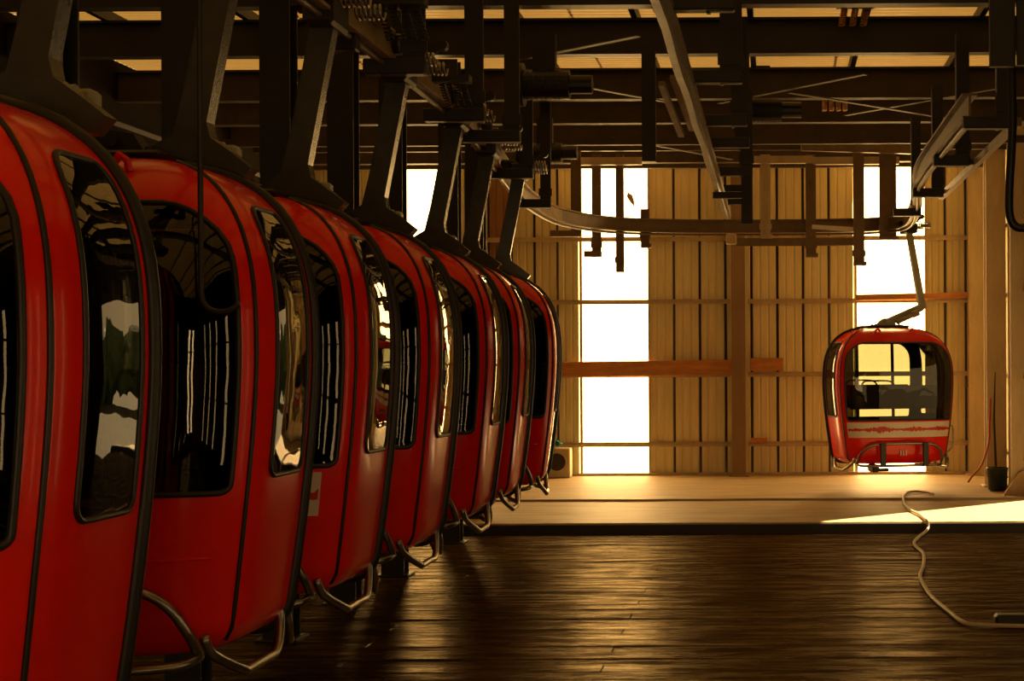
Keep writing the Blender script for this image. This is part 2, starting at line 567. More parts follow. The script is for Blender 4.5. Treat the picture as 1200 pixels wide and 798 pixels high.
# roof: ribbed sheets over purlins and deep beams
cl = struct(empty('ceiling', (0, 0, ZROOF)), 'ribbed roof sheets on dark steel beams')
def roof_sheet(depth, wd):
    ys, zs = [], []
    pit = 0.125
    nn = int(depth / pit)
    for r in range(nn):
        a = r * pit
        ys += [a, a + 0.03, a + 0.05, a + 0.105]
        zs += [0, 0, 0.028, 0.028]
    ys.append(nn * pit)
    zs.append(0)
    n = len(ys)
    b = MB()
    b.add([(-wd / 2, a, c) for a, c in zip(ys, zs)] + [(wd / 2, a, c) for a, c in zip(ys, zs)], [(k, k + 1, n + k + 1, n + k) for k in range(n - 1)])
    return b.mesh('roof_sheet', M['roof'])
SW = (XR - XL) / 4
rs = roof_sheet(1.0, SW + 0.03)
yy = YR
while yy < D:
    for k in range(4):
        link('roof_sheet', rs, cl, (XL + (k + 0.5) * SW, yy, 0.002 * (k % 2)))
    yy += 1.0
def ibeam(L, h, wd, m, name):
    t = 0.025
    prof = [(-wd / 2, 0), (wd / 2, 0), (wd / 2, t), (0.012, t), (0.012, h - t), (wd / 2, h - t), (wd / 2, h), (-wd / 2, h), (-wd / 2, h - t), (-0.012, h - t), (-0.012, t), (-wd / 2, t)]
    return MB().sweep([(-L / 2, 0, 0), (L / 2, 0, 0)], prof).mesh(name, m)
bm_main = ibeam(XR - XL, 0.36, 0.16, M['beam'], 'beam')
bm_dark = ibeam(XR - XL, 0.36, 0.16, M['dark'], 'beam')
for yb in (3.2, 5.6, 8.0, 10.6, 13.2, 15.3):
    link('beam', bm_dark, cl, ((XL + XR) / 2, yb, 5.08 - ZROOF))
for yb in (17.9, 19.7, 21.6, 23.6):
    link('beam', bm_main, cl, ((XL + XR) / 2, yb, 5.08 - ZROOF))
pur = MB().box((0, 0, -0.055), (0.06, D - YR, 0.11)).mesh('purlin', M['dark'])
for xc in (-6.6, -5.2, -3.9, -2.55, -1.35, -0.2, 0.95, 2.1, 3.1):
    link('purlin', pur, cl, (xc, (D + YR) / 2, 0))
# lower cross tie beams and diagonal wind bracing
tie = MB().box((0, 0, 0), (XR - XL, 0.09, 0.10)).mesh('tie_bar', M['beam'])
for yb, z in ((20.7, 5.0), (22.6, 5.18), (24.4, 5.15)):
    link('tie_bar', tie, cl, ((XL + XR) / 2, yb, z - ZROOF))
for a, b_ in (((-2.6, 16.0, 5.02), (-1.2, 17.7, 5.02)), ((1.0, 16.2, 5.05), (-0.6, 17.8, 5.02)), ((0.2, 17.0, 5.0), (2.6, 19.0, 4.95)),
              ((-2.2, 21.0, 5.1), (-0.6, 23.4, 5.1)), ((2.6, 17.0, 5.05), (0.9, 18.6, 5.0)), ((-6.5, 9.0, 5.05), (-4.5, 12.5, 5.05)), ((-1.2, 14.0, 5.0), (-2.6, 15.2, 5.0))):
    MB().bar(Vector(a) - Vector((0, 0, ZROOF)), Vector(b_) - Vector((0, 0, ZROOF)), 0.07, 0.012).build('brace', M['beam'], cl)

# columns
def column(name, x, y, wd, dp, z0, z1, m, label):
    t = 0.02
    prof = [(-wd / 2, -dp / 2), (wd / 2, -dp / 2), (wd / 2, -dp / 2 + t), (t / 2, -dp / 2 + t), (t / 2, dp / 2 - t), (wd / 2, dp / 2 - t), (wd / 2, dp / 2), (-wd / 2, dp / 2),
            (-wd / 2, dp / 2 - t), (-t / 2, dp / 2 - t), (-t / 2, -dp / 2 + t), (-wd / 2, -dp / 2 + t)]
    o = empty(name, (x, y, z0))
    n = len(prof)
    b = MB()
    h = z1 - z0
    b.add([(a, c, 0) for a, c in prof] + [(a, c, h) for a, c in prof], [tuple(range(n))[::-1], tuple(range(n, 2 * n))] + [(k, (k + 1) % n, (k + 1) % n + n, k + n) for k in range(n)])
    b.build('shaft', m, o)
    MB().cbox((0, 0, 0.01), (wd + 0.1, dp + 0.1, 0.02), 0.004).build('base_plate', m, o)
    struct(o, label)
    return o
column('column', -0.55, D - 0.26, 0.22, 0.24, ZC2, ZROOF - 0.02, M['column'], 'brown steel column against the middle of the far wall')
column('column', 3.36, D - 0.30, 0.32, 0.24, ZC2, ZROOF - 0.02, M['post'], 'tan steel column in the far right corner')
column('column', 3.30, 22.75, 0.29, 0.26, ZC2, ZROOF - 0.02, M['post'], 'tan steel column with a pole leaning on it')
column('column', 3.42, 21.4, 0.24, 0.26, ZC2, ZROOF - 0.02, M['post'], 'tan steel column at the right edge beside the side opening')
for yb, nth in zip((5.9, 7.7, 9.5, 11.3, 13.0, 14.7, 17.3, 18.8), ('nearest', 'second', 'third', 'fourth', 'fifth', 'sixth', 'seventh', 'farthest')):
    z0 = ZC1 if yb > EDGE else 0.0
    column('column', -3.62, yb, 0.22, 0.20, z0, ZROOF - 0.12, M['dark'], nth + ' dark steel column behind the row of red cabins')

# ground outside the side opening; unseen canopy added to shape the sun patch
struct(MB().box((18.6, 12, -0.2), (30, 60, 0.1)).build('ground_outside', M['grass']), 'grass outside the side opening')
struct(MB().box((-18, 34, -0.2), (30, 16, 0.1)).box((0, 50, -0.22), (90, 40, 0.1)).build('ground_outside', M['grass']), 'grass behind the hall')
YC = EDGE - 0.05 + 0.67 / 0.998 * (3.5 - ZC1) / math.tan(SUN_EL)
struct(MB().box((6.3, (6 + YC) / 2, 3.56), (5.4, YC - 6, 0.08)).build('added_sun_canopy', M['wall_dark']), 'unseen canopy added outside the side opening to cut the sun patch')

hd = bmesh.new()
hr = random.Random(11)
for k in range(26):
    t = k / 25
    c = Vector((4.8 + 15 * t + hr.uniform(-.5, .5), 34 - 9 * t + hr.uniform(-.5, .5), 0.9 + hr.uniform(0, 1.4)))
    r_ = bmesh.ops.create_icosphere(hd, subdivisions=3, radius=1.0, matrix=Matrix.Translation(c) @ Matrix.Diagonal((1.1, 1.0, hr.uniform(1.3, 1.9), 1)))
    for vt in r_['verts']:
        vt.co += (vt.co - c) * hr.uniform(-0.16, 0.16)
hm = bpy.data.meshes.new('hedge')
hd.to_mesh(hm)
hd.free()
hm.materials.append(M['leaf'])
ho = link('hedge', hm)
ho['kind'] = 'stuff'
tag(ho, 'green hedge outside, mirrored in the cabin side windows', 'hedge')

# ================================================================== CABINS
A, B, ZW, ZT, NP = 0.88, 0.85, 1.21, 2.08, 7.0
BULGE = 0.17                      # the front face is bowed
BR, TAPER = 0.45, 0.30         # the rear half is shorter and narrows
def prof(z):
    """share of the full half width at height z"""
    if z >= ZW:
        t = min(1.0, (z - ZW) / (ZT - ZW))
        k = max(0.0, 1 - t ** 2.9) ** (1 / 2.9)
        off = 0.0
    else:
        k = 1.0
        off = 0.135 * ((ZW - z) / ZW) ** 1.5
        if z < 0.13:
            off += 0.13 * (1 - math.sqrt(max(0.0, 1 - (1 - z / 0.13) ** 2)))
    return k, off
def half(z):
    k, off = prof(z)
    offb = off * 0.2 + 0.05 * max(0.0, (0.62 - z) / 0.62) ** 1.4 + (off * 0.2 if z < 0.13 else 0.0) * max(0.0, (0.13 - z) / 0.13)
    return max(1e-4, A * k - off), max(1e-4, B * k - offb)
def rear_fit(v):
    """shell point -> shorter, narrowing rear half"""
    if v.y > 0:
        t = v.y / B
        return Vector((v.x * (1 - TAPER * t), v.y * BR / B, v.z))
    v = Vector((v.x, v.y * (1 - BULGE * (v.x / A) ** 2), v.z))
    return v
def front(p, z, out=0.0, sgn=-1):
    """point on the front (sgn -1) or rear face, p = share of half width"""
    def q(p, z):
        a, b_ = half(z)
        return rear_fit(Vector((p * a, sgn * b_ * max(0.0, 1 - abs(p) ** NP) ** (1 / NP), z)))
    return q(p, z) + nrm(q, p, z, Vector((p, sgn, 0))) * out
def side(q_, z, out=0.0, sgn=1):
    def q(s, z):
        a, b_ = half(z)
        return rear_fit(Vector((sgn * a * max(0.0, 1 - abs(s) ** NP) ** (1 / NP), s * b_, z)))
    return q(q_, z) + nrm(q, q_, z, Vector((sgn, q_, 0))) * out
def nrm(fn, s, z, hint):
    e = 0.004
    d1 = fn(s + e, z) - fn(s - e, z)
    d2 = fn(s, z + e) - fn(s, z - e)
    n = d1.cross(d2)
    if n.length < 1e-9:
        return hint.normalized()
    n.normalize()
    return n if n.dot(hint) > 0 else -n
def rrect_hw(z, z0, z1, w_, r0, r1):
    """half width of a rounded rectangle at height z"""
    if z < z0 + r0:
        d = (z0 + r0 - z) / r0
        return w_ - r0 + r0 * math.sqrt(max(0, 1 - d * d))
    if z > z1 - r1:
        d = (z - z1 + r1) / r1
        return w_ - r1 + r1 * math.sqrt(max(0, 1 - d * d))
    return w_
FW = dict(z0=0.66, z1=1.83, w_=0.78, r0=0.04, r1=0.22)      # widths in metres at the widest level
SWN = dict(z0=0.71, z1=1.84, w_=0.236, r0=0.06, r1=0.09)
SC_Q = 0.40                                                # centre of a side window, share of half depth
def fin(x, y, z, grow=0.0):
    a, b_ = half(z)
    if not (FW['z0'] - grow < z < FW['z1'] + grow):
        return False
    zz = min(max(z, FW['z0']), FW['z1'])
    return abs(x / a) < (rrect_hw(zz, **FW) + grow) / A
def sin_(x, y, z, grow=0.0):
    a, b_ = half(z)
    if not (SWN['z0'] - grow < z < SWN['z1'] + grow):
        return False
    zz = min(max(z, SWN['z0']), SWN['z1'])
    return abs(abs(y / b_) - SC_Q) < (rrect_hw(zz, **SWN) + grow) / B
def body_mesh():
    NT = 224
    zs = []
    for k in range(9):
        zs.append(0.13 * (1 - math.cos(math.pi / 2 * k / 8)))
    z = 0.13
    while z < 1.80:
        z += 0.0185
        zs.append(z)
    z0 = zs[-1]
    for k in range(1, 22):
        zs.append(z0 + (ZT - z0) * math.sin(math.pi / 2 * k / 21))
    vs, fs = [], []
    for z in zs:
        a, b_ = half(z)
        for k in range(NT):
            th = 2 * math.pi * (k + 0.5) / NT
            c, s = math.cos(th), math.sin(th)
            r = (abs(c / a) ** NP + abs(s / b_) ** NP) ** (-1 / NP)
            vs.append((c * r, s * r, z))
    nz = len(zs)
    for j in range(nz - 1):
        for k in range(NT):
            k2 = (k + 1) % NT
            q = (j * NT + k, j * NT + k2, (j + 1) * NT + k2, (j + 1) * NT + k)
            cx = sum(vs[i][0] for i in q) / 4
            cy = sum(vs[i][1] for i in q) / 4
            cz = sum(vs[i][2] for i in q) / 4
            a, b_ = half(cz)
            onfront = abs(cy / b_) > abs(cx / a)
            if onfront and fin(cx, cy, cz, -0.004):
                continue
            if not onfront and sin_(cx, cy, cz, -0.004):
                continue
            fs.append(q)
    fs.append(tuple(range(NT))[::-1])
    fs.append(tuple((nz - 1) * NT + k for k in range(NT)))
    mb = MB()
    mb.v, mb.f = vs, fs
    me = bpy.data.meshes.new('body')
    me.from_pydata([tuple(rear_fit(Vector(p))) for p in vs], [], fs)
    me.polygons.foreach_set('use_smooth', [True] * len(me.polygons))
    me.materials.append(M['red'])
    return me
def patch(fn, z0, z1, hw, cen, width, out, nx=26, nzr=30, curve=True):
    """grid laid on the shell: hw(z) half width in metres, cen centre share, width scale"""
    vs, fs = [], []
    for j in range(nzr + 1):
        t = j / nzr
        if curve:
            t = 0.5 - 0.5 * math.cos(math.pi * t)
        z = z0 + (z1 - z0) * t
        h = max(hw(z), 0.002)
        for k in range(nx + 1):
            s = cen + (2 * k / nx - 1) * h / width
            vs.append(fn(s, z, out))
    for j in range(nzr):
        for k in range(nx):
            a = j * (nx + 1) + k
            fs.append((a, a + 1, a + nx + 2, a + nx + 1))
    return MB().add(vs, fs)
def outline(fn, d, cen, width, out, n=18):
    pts = []
    z0, z1, w_, r0, r1 = d['z0'], d['z1'], d['w_'], d['r0'], d['r1']
    def arc(cx, cz, r, a0, a1):
        for k in range(7):
            a = a0 + (a1 - a0) * k / 6
            pts.append((cx + r * math.cos(a), cz + r * math.sin(a)))
    def line(p0, p1, n):
        for k in range(1, n):
            pts.append((p0[0] + (p1[0] - p0[0]) * k / n, p0[1] + (p1[1] - p0[1]) * k / n))
    arc(w_ - r0, z0 + r0, r0, -math.pi / 2, 0)
    line((w_, z0 + r0), (w_, z1 - r1), n)
    arc(w_ - r1, z1 - r1, r1, 0, math.pi / 2)
    line((w_ - r1, z1), (-w_ + r1, z1), n)
    arc(-w_ + r1, z1 - r1, r1, math.pi / 2, math.pi)
    line((-w_, z1 - r1), (-w_, z0 + r0), n)
    arc(-w_ + r0, z0 + r0, r0, math.pi, 1.5 * math.pi)
    line((-w_ + r0, z0), (w_ - r0, z0), n)
    return [fn(cen + a / width, z, out) for a, z in pts]
def dip(c, a, b_, z):
    return (c[0] * a, c[1] * b_, z)

def hanger(root, kind):
    """suspension arm and grip; kind 'row' or 'hung'"""
    hg = MB()
    if kind == 'row':
        hg.prism([(-0.02, 2.06), (0.55, 2.00), (0.60, 2.06), (0.50, 2.14), (0.415, 2.20), (0.40, 2.27), (0.425, 2.40), (0.545, 3.02), (0.535, 3.10), (0.43, 3.10), (0.30, 2.42), (0.25, 2.22), (0.10, 2.13), (-0.02, 2.13)], 0.02, 0.12)
        top = Vector((0.49, 0.07, 3.05))
    else:
        hg.prism([(0.02, 2.12), (0.10, 2.10), (0.62, 2.34), (0.67, 2.40), (0.46, 3.62), (0.38, 3.62), (0.565, 2.44), (0.04, 2.20)], 0.02, 0.10)
        top = Vector((0.42, 0.06, 3.58))
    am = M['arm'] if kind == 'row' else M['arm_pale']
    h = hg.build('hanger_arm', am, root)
    # damper on the lower limb
    d = MB()
    if kind == 'row':
        d.cyl((0.08, 0.20, 2.12), (0.42, 0.20, 2.16), 0.045).cyl((0.06, 0.20, 2.12), (0.10, 0.20, 2.12), 0.06)
        d.cbox((0.36, 0.30, 2.14), (0.18, 0.10, 0.12), 0.015)
    else:
        d.cyl((0.20, -0.03, 2.16), (0.52, -0.03, 2.31), 0.04)
        d.cyl((0.44, -0.03, 2.275), (0.53, -0.03, 2.315), 0.055)
    d.build('damper', M['arm_pale'], h, smooth=False)
    # roof mount: plate, pivot block and bolts
    m = MB()
    m.cbox((0.04, 0, 2.10), (0.42, 0.34, 0.03), 0.006)
    m.prism([(-0.12, 2.10), (0.18, 2.10), (0.12, 2.20), (0.0, 2.22), (-0.06, 2.18)], -0.10, 0.0)
    m.cyl((0.03, -0.13, 2.17), (0.03, 0.13, 2.17), 0.03)
    for sx in (-0.12, 0.20):
        for sy in (-0.13, 0.13):
            m.cyl((sx, sy, 2.10), (sx, sy, 2.135), 0.016, 8)
    m.build('roof_mount', am if kind == 'hung' else M['dark'], root)
    # grip: housing, springs, jaw, running wheels
    g = MB()
    g.cbox(top + Vector((0.0, 0.0, 0.05)), (0.17, 0.34, 0.16), 0.02)
    g.cbox(top + Vector((-0.10, 0.0, 0.12)), (0.16, 0.14, 0.10), 0.02)
    go = g.build('grip', M['dark'], root)
    for sy in (-0.16, 0.16):
        sp = MB()
        c = top + Vector((0.10, sy, 0.10))
        pts = [c + Vector((0.02 + 0.16 * k / 48, 0.04 * math.cos(k * 0.79), 0.04 * math.sin(k * 0.79))) for k in range(49)]
        sp.tube(pts, 0.009, 5)
        sp.build('grip_spring', M['chrome'], go, smooth=True)
    for sy in (-0.22, 0.22):
        MB().cyl(top + Vector((-0.02, sy, 0.20)), top + Vector((0.06, sy, 0.20)), 0.07, 20).build('running_wheel', M['dark'], go)
    lv = MB()
    lv.bar(top + Vector((0.05, 0.1, 0.1)), top + Vector((0.26, 0.16, 0.26)), 0.03, 0.03)
    lv.cyl(top + Vector((0.25, 0.13, 0.26)), top + Vector((0.25, 0.20, 0.26)), 0.04, 14)
    lv.build('grip_lever', M['dark'], go)

def cabin():
    root = empty('gondola_cabin')
    link('body', body_mesh(), root)
    for sgn, nm in ((-1, 'front_window'), (1, 'rear_window')):
        fn = lambda p, z, out, s=sgn: front(p, z, out, s)
        g = patch(fn, FW['z0'], FW['z1'], lambda z: rrect_hw(z, **FW), 0.0, A, 0.004).build(nm, M['glass'], root, smooth=True)
        MB().tube(outline(fn, FW, 0.0, A, 0.004), 0.013, 8, closed=True).build('gasket', M['rubber'], g, smooth=True)
    for sx in (-1, 1):
        for sy in (-1, 1):
            fn = lambda q, z, out, s=sx: side(q, z, out, s)
            g = patch(fn, SWN['z0'], SWN['z1'], lambda z: rrect_hw(z, **SWN), sy * SC_Q, B, 0.004, 14, 30).build('side_window', M['glass'], root, smooth=True)
            MB().tube(outline(fn, SWN, sy * SC_Q, B, 0.004), 0.010, 8, closed=True).build('gasket', M['rubber'], g, smooth=True)
    # rubber rim round the middle of the shell
    zz = [0.0, 0.008, 0.03, 0.07, 0.13] + [0.13 + 0.1 * k for k in range(1, 17)] + [1.80, 1.86, 1.92, 1.98, 2.02, 2.06, 2.085]
    right = [side(0.0, z, 0.006, 1) for z in zz]
    left = [side(0.0, z, 0.006, -1) for z in reversed(zz)]
    loop = right + [Vector((0.12, 0, 2.105)), Vector((-0.12, 0, 2.105))] + left + [Vector((-0.2, 0, 0.0)), Vector((0.2, 0, 0))]
    MB().tube(loop, 0.028, 8, closed=True).build('rubber_rim', M['rubber'], root, smooth=True)
    # seams at the four corners
    for sx in (-1, 1):
        for sy in (-1, 1):
            pts = [front(sx * 0.945, z, 0.002, sy) for z in [0.05 + 0.05 * k for k in range(36)] + [1.87, 1.92, 1.97, 2.01, 2.04]]
            MB().tube(pts, 0.0105, 6).build('corner_seam', M['rubber'], root, smooth=True)
    # pressed crease below the windows
    for sy in (-1, 1):
        pts = [front(-0.84 + 1.68 * k / 24, 0.40 - 0.012 * math.sin(k / 24 * math.pi), 0.0, sy) for k in range(25)]
        MB().tube(pts, 0.007, 6).build('pressed_crease', M['red'], root, smooth=True)
    # roof cover
    MB().cbox((0, 0, 2.09), (0.62, 0.56, 0.03), 0.012).build('roof_plate', M['rubber'], root)
    for sx in (-0.5, 0.5):
        MB().tube([front(sx, 1.98, 0.0), front(sx, 1.985, 0.04), front(sx * 0.9, 1.99, 0.06), front(sx * 0.8, 1.995, 0.02)], 0.018, 6).build('lifting_lug', M['red'], root)
    # tubular bumpers low on the front and rear
    for sy in (-1, 1):
        yb = sy * ((B if sy < 0 else BR) - 0.025)
        wx = 0.94 if sy < 0 else 0.74
        arch = spline([(-0.66, yb - sy * 0.07, 0.0), (-0.65, yb + sy * 0.02, 0.10), (-0.58, yb + sy * 0.06, 0.22), (-0.46, yb + sy * 0.08, 0.29), (-0.2, yb + sy * 0.09, 0.31), (0.2, yb + sy * 0.09, 0.31),
                       (0.46, yb + sy * 0.08, 0.29), (0.58, yb + sy * 0.06, 0.22), (0.65, yb + sy * 0.02, 0.10), (0.66, yb - sy * 0.07, 0.0)], 5)
        arch = [Vector((q.x * wx, q.y * (1 - (BULGE * (q.x * wx / A) ** 2 if sy < 0 else 0)), q.z)) for q in arch]
        bo = MB().tube(arch, 0.021, 8).build('front_bumper' if sy < 0 else 'rear_bumper', M['chrome'], root, smooth=True)
        low = spline([(-0.66, yb - sy * 0.08, 0.0), (-0.60, yb + sy * 0.05, -0.02), (-0.3, yb + sy * 0.09, -0.02), (0.3, yb + sy * 0.09, -0.02), (0.60, yb + sy * 0.05, -0.02), (0.66, yb - sy * 0.08, 0.0)], 5)
        low = [Vector((q.x * wx, q.y * (1 - (BULGE * (q.x * wx / A) ** 2 if sy < 0 else 0)), q.z)) for q in low]
        MB().tube(low, 0.021, 8).build('lower_bar', M['chrome'], bo, smooth=True)
        for sx in (-0.31, 0.31):
            MB().cbox((sx, yb + sy * 0.105, 0.145), (0.085, 0.03, 0.36), 0.01).build('strap', M['rubber'], bo)
    # trapezoid guard bars under both long sides
    for sx in (-1, 1):
        for sy in (-1, 1):
            k, t = (1.0, 0.0) if sy < 0 else (0.72, 0.30)
            pts = [(sx * (0.68 - t * 0.6), sy * 0.80 * k, 0.10), (sx * (0.70 - t * 0.55), sy * 0.76 * k, 0.02), (sx * (0.76 - t * 0.45), sy * 0.58 * k, -0.075), (sx * (0.76 - t * 0.4), sy * 0.52 * k, -0.085),
                   (sx * (0.76 - t * 0.2), sy * 0.30 * k, -0.085), (sx * (0.76 - t * 0.1), sy * 0.16 * k, -0.08), (sx * 0.745, sy * 0.06, 0.0), (sx * 0.735, sy * 0.03, 0.10)]
            MB().tube(spline(pts, 3), 0.021, 8).build('guard_bar', M['chrome'], root, smooth=True)
    # step bracket under the floor
    MB().cbox((-0.34, -0.58, -0.07), (0.10, 0.26, 0.12), 0.02).cbox((-0.22, -0.62, -0.10), (0.18, 0.05, 0.05), 0.01).build('step_bracket', M['dark'], root)
    # benches and grab poles inside
    for sy in (-1, 1):
        ys, ww = (0.38, 1.3) if sy < 0 else (0.22, 1.0)
        s = MB().cbox((0, sy * ys, 0.40), (ww, 0.34, 0.07), 0.02).cbox((0, sy * ys, 0.2), (ww - 0.1, 0.28, 0.34), 0.02).build('bench', M['seat'], root)
        MB().cbox((0, sy * (ys + 0.14), 1.00), (ww + 0.02, 0.06, 0.36), 0.02).build('backrest', M['seat'], s)
        MB().tube(spline([(-0.48, sy * (ys + 0.1), 1.0), (-0.46, sy * (ys + 0.1), 1.22), (-0.3, sy * (ys + 0.1), 1.25), (-0.05, sy * (ys + 0.1), 1.24), (0.02, sy * (ys + 0.1), 1.15)], 4), 0.013, 6).build('grab_rail', M['dark'], s)
    for sx in (-0.27, 0.27):
        MB().cyl((sx, 0.34, 0.38), (sx, 0.40, 1.92), 0.024, 8).build('grab_pole', M['dark'], root)
    return root

def decal_band(root, z0, z1, pmax, jag=True):
    fn = lambda p, z, out: front(p, z, out, -1)
    b = patch(fn, z0, z1, lambda z: pmax * A, 0.0, A, 0.006, 40, 6, False).build('stripe', M['white'], root, smooth=True)
    if jag:
        rnd = random.Random(3)
        n = 90
        zc = (z0 + z1) / 2 + 0.005
        vs, fs = [], []
        for k in range(n + 1):
            s = (2 * k / n - 1)
            e = (0.25 + 0.75 * abs(math.sin(s * 5.0 + 0.6))) * (1 - abs(s) ** 4 * 0.7)
            if abs(s) < 0.16:
                e *= 0.45
            up = (0.010 + 0.048 * e * rnd.random())
            dn = (0.010 + 0.048 * e * rnd.random())
            vs += [fn(s * pmax * 0.99, zc - dn, 0.010), fn(s * pmax * 0.99, zc + up, 0.010)]
        for k in range(n):
            fs.append((2 * k, 2 * k + 2, 2 * k + 3, 2 * k + 1))
        MB().add(vs, fs).build('red_trace', M['redmark'], b)
    return b

proto = cabin()
GX = -2.86
row = [(-2.94, 5.10, 0), (-2.94, 6.89, 0), (-2.95, 8.43, 0), (-2.95, 10.10, 0), (-2.98, 12.05, 1.5), (-3.03, 13.72, 3), (-3.02, 15.35, 7)]
labels = ['red gondola cabin at the near end of the row, cut off by the left edge',
          'second red gondola cabin of the row, a thin rod hanging before its window',
          'third red gondola cabin of the row, with a small white placard on its front',
          'fourth red gondola cabin of the row, counted from the near end',
          'fifth red gondola cabin of the row, counted from the near end',
          'sixth red gondola cabin, a thin slice between fifth and last of the row',
          'farthest red gondola cabin of the left row, its front turned toward the aisle']
right_root = copy_tree(proto)
cabs = []
hanger(proto, 'row')
ZB = 0.85
for i, (x, y, yaw) in enumerate(row):
    c = proto if i == 0 else copy_tree(proto)
    c.location = (x, y, ZB + random.uniform(-0.008, 0.008))
    c.rotation_euler = (0, 0, R(yaw))
    tag(c, labels[i], 'gondola', 'red cabins hanging in a row on the left')
    cabs.append(c)
for ch in cabs[0].children:
    if ch.name.split('.')[0] in ('hanger_arm', 'roof_mount', 'grip', 'roof_plate'):
        ch.location.y += 0.28           # the nearest cabin hangs from behind its middle
# placard on the third cabin
pl = patch(lambda p, z, out: front(p, z, out, -1), 0.41, 0.63, lambda z: 0.30, 0.48, A, 0.006, 24, 6, False).build('placard', M['white'], cabs[2], smooth=True)
vs, fs = [], []
rnd = random.Random(5)
for k in range(31):
    p_ = 0.48 + (2 * k / 30 - 1) * 0.29 / A
    vs += [front(p_, 0.52 - 0.008 - 0.022 * rnd.random(), 0.014), front(p_, 0.52 + 0.008 + 0.025 * rnd.random(), 0.014)]
fs = [(2 * k, 2 * k + 2, 2 * k + 3, 2 * k + 1) for k in range(30)]
MB().add(vs, fs).build('red_trace', M['redmark'], pl)

# the lone cabin on the right
hanger(right_root, 'hung')
decal_band(right_root, 0.40, 0.63, 0.90)
for k in range(3):
    MB().cbox((0.02 + (k - 1) * 0.038, -B + 0.026, 0.165), (0.018, 0.012, 0.085), 0.002).build('fleet_mark', M['white'], right_root)
rk = MB().tube(spline([(0.74, -0.35, 0.50), (0.86, -0.38, 0.54), (0.92, -0.38, 0.50), (0.90, -0.38, 0.20), (0.72, -0.3, 0.06)], 4), 0.014, 6)
rk.build('ski_rack', M['chrome'], right_root, smooth=True)
sc = 0.925
right_root.scale = (1.01, 0.96, sc)
right_root.location = (1.60, 22.2, 0.585)
right_root.rotation_euler = (0, R(0), R(15))
tag(right_root, 'lone red gondola cabin with white stripe, hanging before the far wall', 'gondola')

# ================================================================== OVERHEAD TRACK
RZ = 3.95
def rail_prof(wd, h):
    t = 0.02
    return [(-wd / 2, 0), (wd / 2, 0), (wd / 2, t), (0.01, t), (0.01, h - t), (wd / 2, h - t), (wd / 2, h), (-wd / 2, h), (-wd / 2, h - t), (-0.01, h - t), (-0.01, t), (-wd / 2, t)]
trk = empty('overhead_track', (0, 0, RZ))
tag(trk, 'long overhead steel track looping from the cabin row across the far end', 'track')
path = spline([(-2.45, 2, 0), (-2.45, 6, 0), (-2.45, 9.7, 0), (-2.47, 11.6, 0), (-2.58, 13.5, 0), (-2.92, 17.5, 0), (-3.0, 19.5, 0), (-2.9, 21.2, 0), (-2.4, 22.4, 0), (-1.5, 22.9, 0), (-0.4, 23.05, 0),
               (0.8, 23.0, 0), (1.6, 22.75, 0), (1.95, 22.0, 0), (1.85, 19.6, 0), (1.62, 16.8, 0), (1.58, 14.0, 0), (1.58, 12.2, 0)], 5)
mid = len(path) // 2 - 8
MB().sweep(path[:mid + 1], rail_prof(0.12, 0.2)).build('rail_beam', M['rail_lit'], trk)  # lit half of one rail: its brightness put into a paler colour
MB().sweep(path[mid:], rail_prof(0.12, 0.2)).build('rail_beam', M['hanger'], trk)
MB().tube([p + Vector((0, 0, -0.025)) for p in path], 0.02, 6).build('running_rail', M['rail'], trk, smooth=True)
def hang(parent, y, xp, xf, zf=3.85, wd=0.13, ztop=5.1, m='dark', th=0.10):
    """post from the roof beams with a foot that carries the rail"""
    d = -1 if xf < xp else 1
    h = MB().box((xp, y, (zf + ztop) / 2 - RZ), (wd, 0.03, ztop - zf)).box((xp + d * (wd / 2 - 0.012), y + 0.05, (zf + ztop) / 2 - RZ), (0.024, 0.12, ztop - zf))
    ho = h.build('track_hanger', M[m], parent)
    MB().cbox(((xp + xf) / 2, y + 0.02, zf + th / 2 - RZ), (abs(xf - xp) + wd, 0.11, th), 0.008).build('foot', M[m], ho)
    bo = MB()
    for k in range(3):
        bo.cyl((xp + (k - 1) * wd * 0.3, y - 0.03, zf + 0.18 - RZ), (xp + (k - 1) * wd * 0.3, y - 0.012, zf + 0.18 - RZ), 0.012, 6)
    bo.box((xp, y - 0.02, zf + 0.18 - RZ), (wd + 0.03, 0.015, 0.09)).build('clamp_plate', M[m], ho)
    return ho
for y_, xp, xf in ((5.4, -2.22, -2.48), (7.4, -2.25, -2.48), (8.95, -2.62, -2.48), (9.7, -2.25, -2.5), (11.6, -2.24, -2.55), (12.7, -2.14, -2.5), (15.2, -2.42, -2.72), (18.1, -2.66, -3.02)):
    hang(trk, y_, xp, xf, wd=0.14 if y_ < 12 else 0.125)
for u, vb, wpx, xo in ((676, 276, 12, -0.3), (700, 300, 11, -0.12), (727, 318, 9, 0.0)):
    y_ = 22.3 if u < 690 else 22.72
    p = at(u, vb, y_)
    hang(trk, y_, p.x, p.x + xo, zf=p.z, wd=wpx / F * y_, m='hanger', th=0.09)
for u, vb, wpx in ((757, 290, 10), (898, 280, 12), (951, 302, 12), (1007, 312, 13), (1041, 282, 20)):
    y_ = 22.9 if u < 1000 else 22.7
    p = at(u, vb, y_)
    hang(trk, y_ - 0.06, p.x, p.x + 0.03, zf=p.z, wd=wpx / F * y_, m='hanger' if u != 898 else 'post', th=0.06, ztop=5.1 if u > 760 else 4.3)
for y_, xp, xf in ((12.1, 1.85, 1.58), (14.4, 1.80, 1.58), (17.15, 1.86, 1.64), (19.4, 1.83, 1.6)):
    hang(trk, y_, xp, xf, wd=0.135 if y_ < 13 else 0.12, m='dark')
